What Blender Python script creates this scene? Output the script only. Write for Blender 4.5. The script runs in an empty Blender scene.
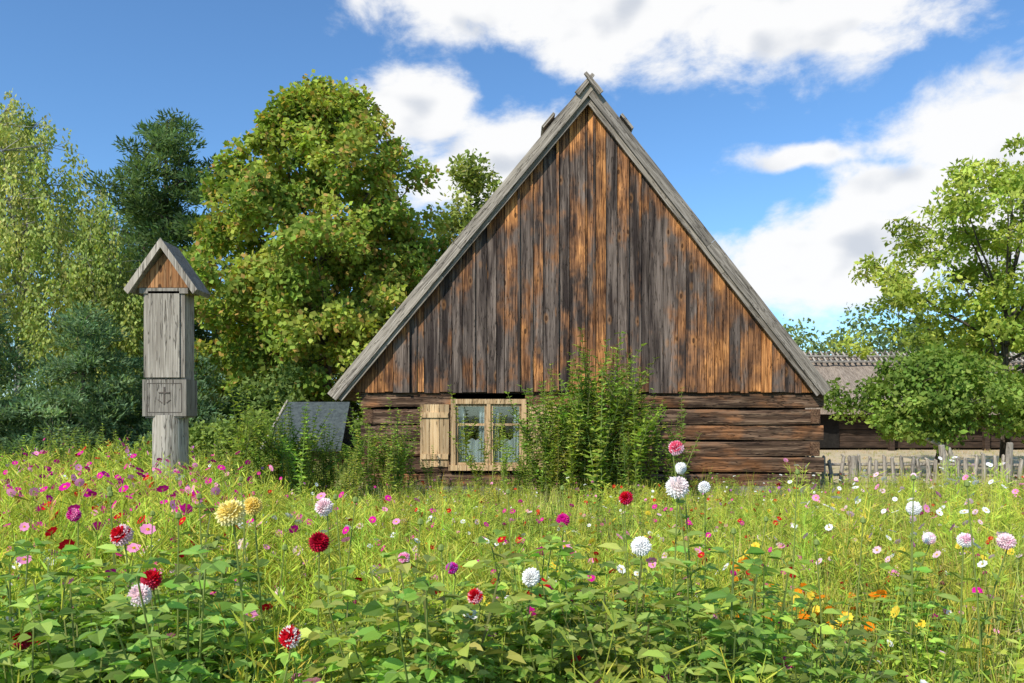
import bpy, math, random
import numpy as np
from mathutils import Vector
rng=np.random.default_rng(11); random.seed(7)
sc=bpy.context.scene
R=math.radians
# ---------------------------------------------------------------- mesh builder
class MB:
    def __init__(s): s.v=[];s.q=[];s.c=[];s.m=[];s.n=0
    def add(s,v,q,c,mat=0):
        v=np.asarray(v,float).reshape(-1,3); q=np.asarray(q,int).reshape(-1,4)
        c=np.asarray(c,float)
        if c.ndim==1: c=np.tile(c[:3],(len(q),1))
        s.v.append(v); s.q.append(q+s.n); s.c.append(c); s.m.append(np.full(len(q),mat)); s.n+=len(v)
    def build(s,name,mats,smooth=False,parent=None):
        v=np.concatenate(s.v);q=np.concatenate(s.q);c=np.concatenate(s.c);m=np.concatenate(s.m)
        me=bpy.data.meshes.new(name)
        me.vertices.add(len(v)); me.vertices.foreach_set('co',v.astype(np.float32).ravel())
        me.loops.add(len(q)*4); me.loops.foreach_set('vertex_index',q.astype(np.int32).ravel())
        me.polygons.add(len(q)); me.polygons.foreach_set('loop_start',np.arange(0,len(q)*4,4,dtype=np.int32))
        for k in mats: me.materials.append(k)
        me.polygons.foreach_set('material_index',m.astype(np.int32))
        me.polygons.foreach_set('use_smooth',np.full(len(q),smooth))
        me.update(calc_edges=True)
        a=me.attributes.new('Col','FLOAT_COLOR','FACE')
        a.data.foreach_set('color',np.concatenate([c,np.ones((len(c),1))],1).astype(np.float32).ravel())
        o=bpy.data.objects.new(name,me); sc.collection.objects.link(o)
        if parent: o.parent=parent
        return o
def empty(name):
    e=bpy.data.objects.new(name,None); sc.collection.objects.link(e); e.empty_display_size=.2; return e
def norm(a): return a/np.maximum(np.linalg.norm(a,axis=-1,keepdims=True),1e-9)
def box(mb,c,s,col=(.5,.5,.5),mat=0,rz=0,ry=0,jit=0):
    x,y,z=[k/2 for k in s]
    v=np.array([[-x,-y,-z],[x,-y,-z],[x,y,-z],[-x,y,-z],[-x,-y,z],[x,-y,z],[x,y,z],[-x,y,z]])
    if jit: v+=rng.uniform(-jit,jit,v.shape)
    if ry:
        a=np.array([[math.cos(ry),0,math.sin(ry)],[0,1,0],[-math.sin(ry),0,math.cos(ry)]]); v=v@a.T
    if rz:
        a=np.array([[math.cos(rz),-math.sin(rz),0],[math.sin(rz),math.cos(rz),0],[0,0,1]]); v=v@a.T
    mb.add(v+np.array(c),[[0,3,2,1],[4,5,6,7],[0,1,5,4],[1,2,6,5],[2,3,7,6],[3,0,4,7]],col,mat)
def prism(mb,p,y0,y1,col,mat=0):
    v=[(a,y0,b) for a,b in p]+[(a,y1,b) for a,b in p]
    mb.add(v,[[0,1,2,3],[7,6,5,4],[0,4,5,1],[1,5,6,2],[2,6,7,3],[3,7,4,0]],col,mat)
def tube(mb,pts,rad,sides=6,col=(.3,.3,.3),mat=0,cap=True):
    pts=np.asarray(pts,float); n=len(pts)
    d=norm(np.gradient(pts,axis=0))
    ref=np.array([1.,0,0]) if abs(d[0][0])<.8 else np.array([0,1.,0])
    s=norm(np.cross(d,ref)); t=np.cross(d,s)
    a=np.arange(sides)*2*math.pi/sides
    rad=np.broadcast_to(rad,(n,))
    v=pts[:,None]+rad[:,None,None]*(np.cos(a)[None,:,None]*s[:,None]+np.sin(a)[None,:,None]*t[:,None])
    q=[]
    for i in range(n-1):
        for k in range(sides):
            k2=(k+1)%sides; q.append([i*sides+k,i*sides+k2,(i+1)*sides+k2,(i+1)*sides+k])
    if cap and sides==8:
        b=(n-1)*8; q+= [[b,b+1,b+2,b+3],[b,b+3,b+4,b+7],[b+4,b+5,b+6,b+7]]
    mb.add(v.reshape(-1,3),q,col,mat)
def leaves(mb,p,d,n,L,W,col,mat=0,fold=False):
    N=len(p); d=norm(d); s=norm(np.cross(d,n)); up=np.cross(s,d)
    L=np.broadcast_to(L,(N,))[:,None]; W=np.broadcast_to(W,(N,))[:,None]
    if fold:
        v=np.stack([p,p+d*L*.3+s*W*.5+up*W*.15,p+d*L*.68+s*W*.38+up*W*.1-up*L*.03,p+d*L-up*L*.14,
                    p+d*L*.68-s*W*.38+up*W*.1-up*L*.03,p+d*L*.3-s*W*.5+up*W*.15],1).reshape(-1,3)
        b=np.arange(N)[:,None]*6
        q=np.concatenate([b+np.array([0,1,2,3]),b+np.array([0,3,4,5])],1).reshape(-1,4)
        c=np.repeat(col,2,axis=0) if np.ndim(col)==2 else col
    else:
        v=np.stack([p,p+d*L*.5+s*W*.5,p+d*L,p+d*L*.5-s*W*.5],1).reshape(-1,3)
        q=np.arange(N*4).reshape(N,4); c=col
    mb.add(v,q,c,mat)
def rdir(n): return norm(rng.normal(size=(n,3)))
def cjit(base,n,a=.15,b=.08):
    base=np.asarray(base,float)
    return np.clip(base*(1+rng.normal(0,a,(n,1)))*(1+rng.normal(0,b,(n,3))),0.002,.95)
# ---------------------------------------------------------------- nodes
def nd(nt,t,**k):
    n=nt.nodes.new(t)
    for a,b in k.items(): setattr(n,a,b)
    return n
def si(nt,n,i,v):
    if isinstance(v,bpy.types.NodeSocket): nt.links.new(v,n.inputs[i])
    elif v is not None: n.inputs[i].default_value=v
def M(nt,op,a,b=None,c=None,clamp=False):
    n=nd(nt,'ShaderNodeMath',operation=op,use_clamp=clamp); si(nt,n,0,a); si(nt,n,1,b); si(nt,n,2,c); return n.outputs[0]
def V(nt,op,a,b=None,c=None):
    n=nd(nt,'ShaderNodeVectorMath',operation=op); si(nt,n,0,a); si(nt,n,1,b); si(nt,n,2,c)
    return n.outputs['Value'] if op in('LENGTH','DOT_PRODUCT') else n.outputs[0]
def mix(nt,f,a,b,bl='MIX'):
    n=nd(nt,'ShaderNodeMix',data_type='RGBA',blend_type=bl); n.clamp_factor=True
    def c4(x): return x if isinstance(x,bpy.types.NodeSocket) else (*x[:3],1)
    si(nt,n,0,f); si(nt,n,6,c4(a)); si(nt,n,7,c4(b)); return n.outputs[2]
def ss(nt,x,lo,hi,a=0.,b=1.):
    n=nd(nt,'ShaderNodeMapRange',interpolation_type='SMOOTHSTEP'); si(nt,n,0,x); si(nt,n,1,lo); si(nt,n,2,hi); si(nt,n,3,a); si(nt,n,4,b); return n.outputs[0]
def noise(nt,vec,scale=1.,detail=5.,rough=.6,dist=0.):
    n=nd(nt,'ShaderNodeTexNoise'); si(nt,n,'Vector',vec); n.inputs['Scale'].default_value=scale
    n.inputs['Detail'].default_value=detail; n.inputs['Roughness'].default_value=rough; n.inputs['Distortion'].default_value=dist
    return n.outputs[0]
def newmat(name):
    m=bpy.data.materials.new(name); m.use_nodes=True; nt=m.node_tree; return m,nt,nt.nodes['Principled BSDF']
def bump(nt,b,h,st=.4,di=.02):
    n=nd(nt,'ShaderNodeBump'); n.inputs['Strength'].default_value=st; n.inputs['Distance'].default_value=di
    nt.links.new(h,n.inputs['Height']); nt.links.new(n.outputs[0],b.inputs['Normal'])
def leafmat(name,trans=.4,tint=(1.25,1.3,.6),sheen=False):
    m,nt,b=newmat(name)
    c=nd(nt,'ShaderNodeAttribute',attribute_name='Col').outputs['Color']
    if sheen:
        b.inputs['Roughness'].default_value=.5; b.inputs['Specular IOR Level'].default_value=.35; nt.links.new(c,b.inputs['Base Color'])
    else:
        nt.nodes.remove(b); b=nd(nt,'ShaderNodeBsdfDiffuse'); nt.links.new(c,b.inputs[0])
    t=nd(nt,'ShaderNodeBsdfTranslucent'); nt.links.new(mix(nt,1,c,tint,'MULTIPLY'),t.inputs[0])
    x=nd(nt,'ShaderNodeMixShader'); x.inputs[0].default_value=trans
    nt.links.new(b.outputs[0],x.inputs[1]); nt.links.new(t.outputs[0],x.inputs[2])
    nt.links.new(x.outputs[0],nt.nodes['Material Output'].inputs[0]); return m
LEAF=leafmat('leaf'); LEAFG=leafmat('glossy_leaf',.38,sheen=True); PETAL=leafmat('petal',.25,(1.1,1.05,1.05))
def woodmat(name,axis,cols,rot=0,knots=False,gable=False,warm=None,st=.6):
    m,nt,b=newmat(name)
    co=nd(nt,'ShaderNodeTexCoord').outputs['Object']
    at=nd(nt,'ShaderNodeAttribute',attribute_name='Col')
    sep=nd(nt,'ShaderNodeSeparateColor'); nt.links.new(at.outputs['Color'],sep.inputs[0]); rnd=sep.outputs[0]
    vec=co
    if rot:
        vr=nd(nt,'ShaderNodeVectorRotate',rotation_type='Y_AXIS'); si(nt,vr,0,co); vr.inputs['Angle'].default_value=rot; vec=vr.outputs[0]
    off=nd(nt,'ShaderNodeCombineXYZ'); o=M(nt,'MULTIPLY',rnd,37.); [si(nt,off,i,o) for i in range(3)]
    hi=[45,45,45]; hi[axis]=1.6; lo=[7,7,7]; lo[axis]=.5; md=[16,16,16]; md[axis]=.9
    g=noise(nt,V(nt,'MULTIPLY_ADD',vec,tuple(hi),off.outputs[0]),1,5,.65)
    s=noise(nt,V(nt,'MULTIPLY_ADD',vec,tuple(lo),off.outputs[0]),1,4,.6,.4)
    k=noise(nt,V(nt,'MULTIPLY_ADD',vec,tuple(md),off.outputs[0]),1,3,.6)
    crack=ss(nt,M(nt,'ABSOLUTE',M(nt,'SUBTRACT',k,.5)),0.,.018)
    if gable:
        sx=nd(nt,'ShaderNodeSeparateXYZ'); nt.links.new(co,sx.inputs[0]); X,Z=sx.outputs[0],sx.outputs[2]
        # wood sheltered by the verge keeps its warm colour, exposed boards weather grey-black
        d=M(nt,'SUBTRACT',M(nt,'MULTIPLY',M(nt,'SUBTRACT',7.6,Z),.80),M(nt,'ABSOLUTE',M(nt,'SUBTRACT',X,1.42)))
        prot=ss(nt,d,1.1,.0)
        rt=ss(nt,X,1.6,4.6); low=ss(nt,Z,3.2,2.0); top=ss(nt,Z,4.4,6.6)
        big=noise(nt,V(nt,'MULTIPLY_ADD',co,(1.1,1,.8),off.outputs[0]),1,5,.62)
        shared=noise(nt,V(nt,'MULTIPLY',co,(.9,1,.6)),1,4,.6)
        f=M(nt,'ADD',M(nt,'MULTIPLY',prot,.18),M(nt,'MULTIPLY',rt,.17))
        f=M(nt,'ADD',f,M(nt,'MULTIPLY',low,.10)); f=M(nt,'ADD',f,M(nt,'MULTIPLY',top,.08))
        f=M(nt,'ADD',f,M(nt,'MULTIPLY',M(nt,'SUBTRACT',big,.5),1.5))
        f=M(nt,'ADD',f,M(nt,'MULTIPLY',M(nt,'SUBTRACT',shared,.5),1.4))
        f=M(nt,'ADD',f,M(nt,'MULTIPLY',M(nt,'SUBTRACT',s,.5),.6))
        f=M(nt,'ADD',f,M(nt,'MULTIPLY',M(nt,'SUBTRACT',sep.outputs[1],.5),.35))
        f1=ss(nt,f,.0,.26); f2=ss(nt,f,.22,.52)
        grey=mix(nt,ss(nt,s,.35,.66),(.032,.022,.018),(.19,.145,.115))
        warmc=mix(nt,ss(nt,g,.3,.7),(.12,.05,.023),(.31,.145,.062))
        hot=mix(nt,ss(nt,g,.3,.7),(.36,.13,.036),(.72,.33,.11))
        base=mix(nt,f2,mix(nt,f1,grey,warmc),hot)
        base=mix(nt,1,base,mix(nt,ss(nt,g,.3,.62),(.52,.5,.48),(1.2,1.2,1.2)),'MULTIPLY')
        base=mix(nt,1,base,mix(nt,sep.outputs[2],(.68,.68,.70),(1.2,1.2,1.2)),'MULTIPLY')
    else:
        base=mix(nt,ss(nt,s,.3,.7),cols[0],cols[1]); base=mix(nt,ss(nt,g,.42,.72),base,cols[2])
        if warm: base=mix(nt,ss(nt,noise(nt,V(nt,'MULTIPLY_ADD',vec,(.9,1,2.2),off.outputs[0]),1,4,.6),.5,.7),base,warm)
        base=mix(nt,1,base,mix(nt,rnd,(.7,.7,.7),(1.25,1.22,1.18)),'MULTIPLY')
        if name=='log_wood': base=mix(nt,1,base,mix(nt,ss(nt,k,.35,.6),(.4,.38,.36),(1.2,1.2,1.2)),'MULTIPLY')
        if name=='post_wood':
            sz=nd(nt,'ShaderNodeSeparateXYZ'); nt.links.new(co,sz.inputs[0]); base=mix(nt,M(nt,'MULTIPLY',ss(nt,M(nt,'ADD',sz.outputs[2],M(nt,'MULTIPLY',s,.5)),1.5,.5),.6),base,(.12,.125,.08))
    base=mix(nt,1,base,mix(nt,crack,(.3,.28,.26),(1,1,1)),'MULTIPLY')
    if knots:
        sc3=[5.2,.01,5.2]; sc3[axis]=2.4
        vo=nd(nt,'ShaderNodeTexVoronoi'); si(nt,vo,'Vector',V(nt,'MULTIPLY_ADD',vec,tuple(sc3),off.outputs[0])); vo.inputs['Scale'].default_value=1
        vs=nd(nt,'ShaderNodeSeparateColor'); nt.links.new(vo.outputs['Color'],vs.inputs[0])
        sel=M(nt,'GREATER_THAN',vs.outputs[0],.62)
        halo=M(nt,'MULTIPLY',ss(nt,vo.outputs['Distance'],.32,.14),sel); base=mix(nt,M(nt,'MULTIPLY',halo,.3),base,(.45,.20,.06))
        kn=M(nt,'MULTIPLY',ss(nt,vo.outputs['Distance'],.15,.10),sel); base=mix(nt,M(nt,'MULTIPLY',kn,.85),base,(.04,.017,.008))
    nt.links.new(base,b.inputs['Base Color']); b.inputs['Roughness'].default_value=.85; b.inputs['Specular IOR Level'].default_value=.2
    bump(nt,b,M(nt,'ADD',M(nt,'MULTIPLY',g,.5),crack),st,.012); return m
GABLE=woodmat('gable_wood',2,None,gable=True,knots=True)
LOG=woodmat('log_wood',0,[(.032,.018,.012),(.125,.072,.045),(.25,.165,.105)],warm=(.28,.125,.052),st=1.)
LOGY=woodmat('log_wood_side',1,[(.028,.015,.009),(.12,.062,.034),(.2,.12,.07)])
GREYV=woodmat('grey_wood_v',2,[(.21,.18,.145),(.35,.31,.255),(.47,.42,.35)])
GREYP=woodmat('post_wood',2,[(.28,.25,.20),(.43,.385,.325),(.53,.48,.41)])
GREYL=woodmat('verge_wood_l',0,[(.13,.11,.09),(.29,.25,.20),(.46,.405,.34)],rot=math.atan2(5.78,4.79))
GREYR=woodmat('verge_wood_r',0,[(.13,.11,.09),(.29,.25,.20),(.46,.405,.34)],rot=-math.atan2(5.69,4.47))
PALE=woodmat('shutter_wood',2,[(.38,.24,.12),(.55,.38,.2),(.66,.49,.29)])
ORAN=woodmat('shrine_gable_wood',2,[(.16,.06,.02),(.40,.18,.07),(.5,.28,.13)],knots=True)
BARK=woodmat('bark',2,[(.05,.04,.03),(.13,.105,.08),(.2,.165,.13)],st=1)
BIRCHB=woodmat('birch_bark',0,[(.08,.07,.06),(.45,.43,.4),(.6,.58,.54)])
def plain(name,col,rough=.8,ns=None,col2=None,bs=0):
    m,nt,b=newmat(name); co=nd(nt,'ShaderNodeTexCoord').outputs['Object']
    f=noise(nt,V(nt,'MULTIPLY',co,ns or (8,8,8)),1,6,.65)
    nt.links.new(mix(nt,ss(nt,f,.35,.65),col,col2 or tuple(k*.6 for k in col)),b.inputs['Base Color']); b.inputs['Roughness'].default_value=rough
    b.inputs['Specular IOR Level'].default_value=.2
    if bs: bump(nt,b,f,bs,.05)
    return m
THATCH=plain('thatch',(.36,.29,.22),.95,(22,3,3),(.18,.14,.105),.8)
SLATE=plain('tar_shingles',(.085,.10,.095),1.,(12,12,12),(.05,.06,.06),.4)
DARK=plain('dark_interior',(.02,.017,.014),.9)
BARNW=plain('barn_timber',(.07,.045,.03),.9,(2,2,12),(.03,.02,.014),.4)
CURT=plain('curtain',(.78,.78,.76),.9,(30,3,2),(.6,.61,.62),.3)
GLASS,nt,b=newmat('window_glass')
g=nd(nt,'ShaderNodeBsdfGlossy'); g.inputs['Roughness'].default_value=.03; t=nd(nt,'ShaderNodeBsdfTransparent'); t.inputs[0].default_value=(.8,.85,.85,1)
x=nd(nt,'ShaderNodeMixShader'); x.inputs[0].default_value=.14; nt.links.new(t.outputs[0],x.inputs[1]); nt.links.new(g.outputs[0],x.inputs[2]); nt.links.new(x.outputs[0],nt.nodes['Material Output'].inputs[0])
# ---------------------------------------------------------------- ground
m,nt,b=newmat('ground_soil_grass'); co=nd(nt,'ShaderNodeTexCoord').outputs['Object']
f1=noise(nt,co,.35,6,.6); f2=noise(nt,co,6,6,.7)
sx=nd(nt,'ShaderNodeSeparateXYZ'); nt.links.new(co,sx.inputs[0])
grass=mix(nt,ss(nt,f1,.45,.62),(.56,.43,.25),(.36,.32,.14)); grass=mix(nt,ss(nt,f2,.35,.7),grass,(.60,.48,.30))
soil=mix(nt,f2,(.07,.075,.02),(.20,.21,.055))
nt.links.new(mix(nt,ss(nt,sx.outputs[1],15.6,16.8),soil,grass),b.inputs['Base Color']); b.inputs['Roughness'].default_value=.95; bump(nt,b,f2,.6,.05)
mb=MB(); g=np.linspace(-1,1,61); g=np.sign(g)*np.abs(g)**2.5*600
gx,gy=np.meshgrid(g,g+8); mb_v=np.stack([gx,gy,np.zeros_like(gx)],-1).reshape(-1,3)
ii=np.arange(60); a,bb=np.meshgrid(ii,ii); k=(bb*61+a).ravel()
mb.add(mb_v,np.stack([k,k+1,k+62,k+61],1),(.3,.3,.3)); mb.build('ground',[m])
# ---------------------------------------------------------------- house
AX,AZ=1.42,7.69; LX,LZ=-3.38,1.91; RX,RZ=5.88,2.0
sl=norm(np.array([LX-AX,LZ-AZ])); sr=norm(np.array([RX-AX,RZ-AZ]))
def perp(s,inx):
    n=np.array([-s[1],s[0]]); 
    return n if n[0]*inx>0 else -n
nl=perp(sl,1); nr=perp(sr,-1)
A=np.array([AX,AZ])
def apex_off(o):
    Mx=np.array([[sl[0],-sr[0]],[sl[1],-sr[1]]]); t=np.linalg.solve(Mx,(nr-nl)*o); return A+nl*o+sl*t[0]
LL=math.hypot(LX-AX,LZ-AZ); LR=math.hypot(RX-AX,RZ-AZ)
house=empty('log_house')
def rz(): return rng.random(3)
def ztop(x,o=.18):
    a=apex_off(o)
    return a[1]+(x-a[0])*(sl[1]/sl[0] if x<a[0] else sr[1]/sr[0])
mb=MB(); x=-3.12; xs=[x]
while x<5.70:
    x+=rng.uniform(.13,.30); xs.append(min(x,5.72))
ap=apex_off(.18)[0]
xs=sorted(xs+[ap])
for a,c in zip(xs[:-1],xs[1:]):
    if c-a<.03: continue
    e=.006; y0=14.93+rng.uniform(-.018,.014); zb=1.93+rng.uniform(-.02,.015)
    za,zc=max(ztop(a+e),zb+.01),max(ztop(c-e),zb+.01)
    prism(mb,[(a+e,zb),(c-e,zb),(c-e,zc),(a+e,za)],y0,14.985,rz())
    if rng.random()<.3 and min(za,zc)-zb>1: # cover strip
        w=.022; prism(mb,[(c-w,zb),(c+w,zb),(c+w,zc-.08),(c-w,zc-.08)],y0-.03,y0-.018,rz())
mb.build('gable_boards',[GABLE],parent=house)
mb=MB(); box(mb,((LX+RX)/2+.1,15.04,2.0),(8.5,.09,.16),rz()); 
prism(mb,[(-2.75,1.9),(5.6,1.9),(1.45,7.1),(1.40,7.1)],15.0,15.06,rz(),1); mb.build('tie_beam',[LOG,DARK],parent=house)
mb=MB()
def verge(s,n,L,mat,y0,y1,o0,o1,t0,t1):
    p0=A+s*t0+n*o0;p1=A+s*t1+n*o0;p2=A+s*t1+n*o1;p3=A+s*t0+n*o1
    prism(mb,[p0,p1,p2,p3],y0,y1,rz(),mat)
for s,n,L,mt in((sl,nl,LL,0),(sr,nr,LR,1)):
    dy=.0 if mt==0 else .006
    verge(s,n,L,mt,14.72+dy,14.765+dy,-.02,.175,-.02,L*.52); verge(s,n,L,mt,14.725+dy,14.77+dy,-.02,.185,L*.52+.005,L+.03)
    verge(s,n,L,mt,14.78+dy,14.83+dy,.15,.26,.1,L*.6); verge(s,n,L,mt,14.775+dy,14.825+dy,.155,.265,L*.6+.006,L-.02)
mb.build('verge_boards',[GREYL,GREYR],parent=house)
mb=MB()
for s,n,L in((sl,nl,LL),(sr,nr,LR)):
    p=[A+n*.03,A+s*(L+.02)+n*.03,A+s*(L+.02)+n*.165,A+n*.165]
    prism(mb,p,14.84,26,(.4,.4,.4))
mb.build('thatched_roof',[THATCH],parent=house)
mb=MB()
for s,n,mt in((sl,nl,0),(sr,nr,1)):
    for k in range(9):
        y0=14.97+k*1.2; p=[A+s*.12-n*.05,A+s*1.12-n*.10,A+s*1.12-n*.055,A+s*.12-n*.004]
        prism(mb,p,y0,y0+1.19,rz(),mt)
    p=[A+s*.84-n*.15,A+s*1.18-n*.15,A+s*1.18-n*.103,A+s*.84-n*.103]; prism(mb,p,14.82,26,rz(),mt)
for s,mt,y0 in((sl,0,14.66),(sr,1,14.60)):
    n=perp(s,1); p=[A-s*.12-n*.03,A+s*.35-n*.05,A+s*.35+n*.05,A-s*.12+n*.03]; prism(mb,p,y0,y0+.05,rz(),mt)
for k in range(8):
    for s,mt,dy in((sl,0,0),(sr,1,.06)):
        n=perp(s,1); p=[A-s*.2-n*.03,A+s*.5-n*.03,A+s*.5+n*.03,A-s*.2+n*.03]; p=[q+np.array([0,.08]) for q in p]; prism(mb,p,16.5+k*1.2+dy,16.5+k*1.2+dy+.05,rz(),mt)
mb.build('ridge_boards',[GREYL,GREYR],parent=house)
def log(mb,p0,p1,h,d,mat=0,seg=26):
    p0=np.array(p0,float);p1=np.array(p1,float);ax=norm(p1-p0);sd=np.array([-ax[1],ax[0],0])
    prof=[(-.5,-.36),(-.44,-.5),(.44,-.5),(.5,-.36),(.5,.36),(.44,.5),(-.44,.5),(-.5,.36)]
    t=np.linspace(0,1,seg); w1=np.cumsum(rng.normal(0,.0035,seg)); w1-=np.linspace(w1[0],w1[-1],seg); w2=rng.normal(0,.003,seg)
    v=[]
    for i,tt in enumerate(t):
        c=p0+(p1-p0)*tt
        for a,bz in prof: v.append(c-sd*(a*d)+np.array([0,0,bz*h])+np.array([0,0,w1[i]])+sd*w2[i])
    q=[]
    for i in range(seg-1):
        for k in range(8): q.append([i*8+k,i*8+(k+1)%8,(i+1)*8+(k+1)%8,(i+1)*8+k])
    for b_ in(0,(seg-1)*8): q+=[[b_,b_+1,b_+2,b_+3],[b_,b_+3,b_+4,b_+7],[b_+4,b_+5,b_+6,b_+7]]
    mb.add(v,q,rz(),mat)
mb=MB(); H=.305
for i in range(6):
    z=.1+H*(i+.5); hh=H-.028; y=15.1+rng.uniform(-.03,.02)
    x1=5.82+(.05 if i%2 else -.02)
    if 0.45<z+H/2-.02 and z-H/2<1.80 and i>=1:
        log(mb,(-2.80-(.05 if i%2 else 0),y,z),(-1.13,y,z),hh,.2); log(mb,(.25,y,z),(x1,y,z),hh,.2)
    else: log(mb,(-2.80,y,z),(x1,y,z),hh,.2)
    log(mb,(5.70,14.97 if i%2==0 else 15.21,z+.0),(5.70,25.9,z+.0),hh*.94,.17,1); log(mb,(-2.70,14.97 if i%2==0 else 15.21,z),(-2.70,25.9,z),hh*.94,.17,1)
mb.build('log_walls',[LOG,LOGY],parent=house)
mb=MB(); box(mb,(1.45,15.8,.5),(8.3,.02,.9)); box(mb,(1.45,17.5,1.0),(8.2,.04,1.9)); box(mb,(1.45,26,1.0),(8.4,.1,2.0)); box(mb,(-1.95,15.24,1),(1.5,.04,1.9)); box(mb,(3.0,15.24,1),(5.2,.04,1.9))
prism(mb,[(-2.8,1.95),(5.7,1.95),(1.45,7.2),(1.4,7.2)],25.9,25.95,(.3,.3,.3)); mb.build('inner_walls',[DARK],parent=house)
mb=MB(); box(mb,(1.45,20.4,.05),(8.6,10.9,.22)); mb.build('foundation',[plain('fieldstone',(.25,.23,.2),.9,(5,5,5),(.1,.09,.08),.5)],parent=house)
mb=MB()
x0,x1,z0,z1=-1.13,.25,.52,1.80
def bx(x0,x1,z0,z1,y0,y1,mat=0): box(mb,((x0+x1)/2,(y0+y1)/2,(z0+z1)/2),(x1-x0,y1-y0,z1-z0),rz(),mat)
bx(x0-.02,x0+.07,z0,z1,14.94,15.1);bx(x1-.07,x1+.02,z0,z1,14.94,15.1);bx(x0+.07,x1-.07,z1-.09,z1,14.945,15.1);bx(x0-.06,x1+.06,z0-.06,z0+.04,14.90,15.1)
xm=(x0+x1)/2; bx(xm-.035,xm+.035,z0+.04,z1-.09,14.95,15.09)
for a,c in((x0+.07,xm-.035),(xm+.035,x1-.07)):
    for u,v_ in((a,a+.045),(c-.045,c)): bx(u+.002,v_-.002,z0+.04,z1-.09,14.985,15.03)
    for zz in(z0+.065,z1-.115,z0+.80): bx(a+.045,c-.045,zz-.022,zz+.022,14.987,15.028)
mb.build('window_frame',[PALE],parent=house)
mb=MB(); bx(x0+.08,x1-.08,z0+.05,z1-.1,15.006,15.012); mb.build('window_glass',[GLASS],parent=house)
mb=MB()
for a,c,sg in((x0+.09,x0+.24,1),(xm-.20,xm-.06,-1),(xm+.06,xm+.2,1),(x1-.24,x1-.09,-1)):
    n=24; X=np.linspace(a,c,n); Yv=15.10+.018*np.sin(np.linspace(0,16,n)); 
    v=[(X[i],Yv[i],z0+.03) for i in range(n)]+[(X[i]-.02*sg,Yv[i],z1-.12) for i in range(n)]
    mb.add(v,[[i,i+1,n+i+1,n+i] for i in range(n-1)],(.5,.5,.5))
n=60;X=np.linspace(x0+.08,x1-.08,n);Yv=15.14+.012*np.sin(np.linspace(0,50,n))
mb.add([(X[i],Yv[i],z0+.03) for i in range(n)]+[(X[i],Yv[i],z0+.52+.02*math.sin(i)) for i in range(n)],[[i,i+1,n+i+1,n+i] for i in range(n-1)],(.5,.5,.5))
mb.build('curtains',[CURT],parent=house,smooth=True)
mb=MB()
for a,c in((-1.73,-1.18),(.30,.85)):
    w=(c-a)/3
    for k in range(3): bx(a+k*w+.004,a+(k+1)*w-.004,.52+rng.uniform(-.01,.01),1.70,14.955,14.985)
    for zz in(.72,1.5): bx(a+.02,c-.02,zz-.05,zz+.05,14.925,14.953)
mb.build('window_shutters',[PALE],parent=house)
# ---------------------------------------------------------------- shrine post
sh=empty('wooden_shrine_post'); SX,SY=-4.44,10.35
mb=MB(); zz=np.linspace(-.05,1.5,9); tube(mb,[(SX+.006*math.sin(k*2),SY,k) for k in zz],[.235,.232,.228,.225,.222,.22,.218,.217,.216],16,(.6,.5,.5)); mb.build('round_post',[GREYP],True,parent=sh)
mb=MB()
box(mb,(SX,SY,1.72),(.56,.36,.47),rz()); box(mb,(SX,SY,1.478),(.50,.32,.03),rz())
box(mb,(SX,SY,2.52),(.50,.30,1.12),rz())
for a,c in((-.262,-.205),(-.20,.20),(.205,.262)): box(mb,(SX+(a+c)/2,SY-.165-(.02 if c-a>.2 else .0),2.53),(c-a,.03,1.10),(rng.random()*.6+.2,.5,.5))
box(mb,(SX,SY-.17,3.085),(.62,.06,.07),rz()); box(mb,(SX,SY,3.10),(.60,.36,.05),rz())
mb.build('shrine_body',[GREYV],parent=sh)
mb=MB()
cz=1.75; yf=SY-.183
box(mb,(SX,yf,cz),(.018,.008,.22));box(mb,(SX,yf-.001,cz+.035),(.14,.008,.018))
for sx_ in(-1,1): box(mb,(SX+sx_*.055,yf+.0005,cz-.075),(.010,.006,.07),ry=sx_*.9)
for (x_,z_,w_,h_) in((0,-.185,.44,.008),(-.22,0,.008,.36),(.22,0,.008,.36),(0,.185,.44,.008)): box(mb,(SX+x_,yf+.0015,1.72+z_),(w_,.005,h_))
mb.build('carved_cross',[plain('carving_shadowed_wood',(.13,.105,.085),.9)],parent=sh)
mb=MB()
for k in range(5):
    a=-.34+k*.136; c=a+.132; f=lambda u:3.13+(.36-abs(u))*1.28*.93
    if a<0<c:
        prism(mb,[(SX+a,3.125),(SX,3.125),(SX,f(0)),(SX+a,f(a))],SY-.20,SY-.17,rz()); prism(mb,[(SX,3.125),(SX+c,3.125),(SX+c,f(c)),(SX,f(0))],SY-.20,SY-.17,rz())
    else: prism(mb,[(SX+a,3.125),(SX+c,3.125),(SX+c,max(f(c),3.13)),(SX+a,max(f(a),3.13))],SY-.20,SY-.17,rz())
mb.build('shrine_gable',[ORAN],parent=sh)
mb=MB()
for sg in(-1,1):
    p=[(SX,3.72),(SX+sg*.43,3.10),(SX+sg*.39,3.05),(SX,3.62)]
    prism(mb,p,SY-.27,SY+.26,rz())
    p=[(SX,3.74),(SX+sg*.465,3.09),(SX+sg*.41,3.03),(SX,3.62)]
    prism(mb,p,SY-.30,SY-.272,rz())
mb.build('shrine_roof',[GREYV],parent=sh)
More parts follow.
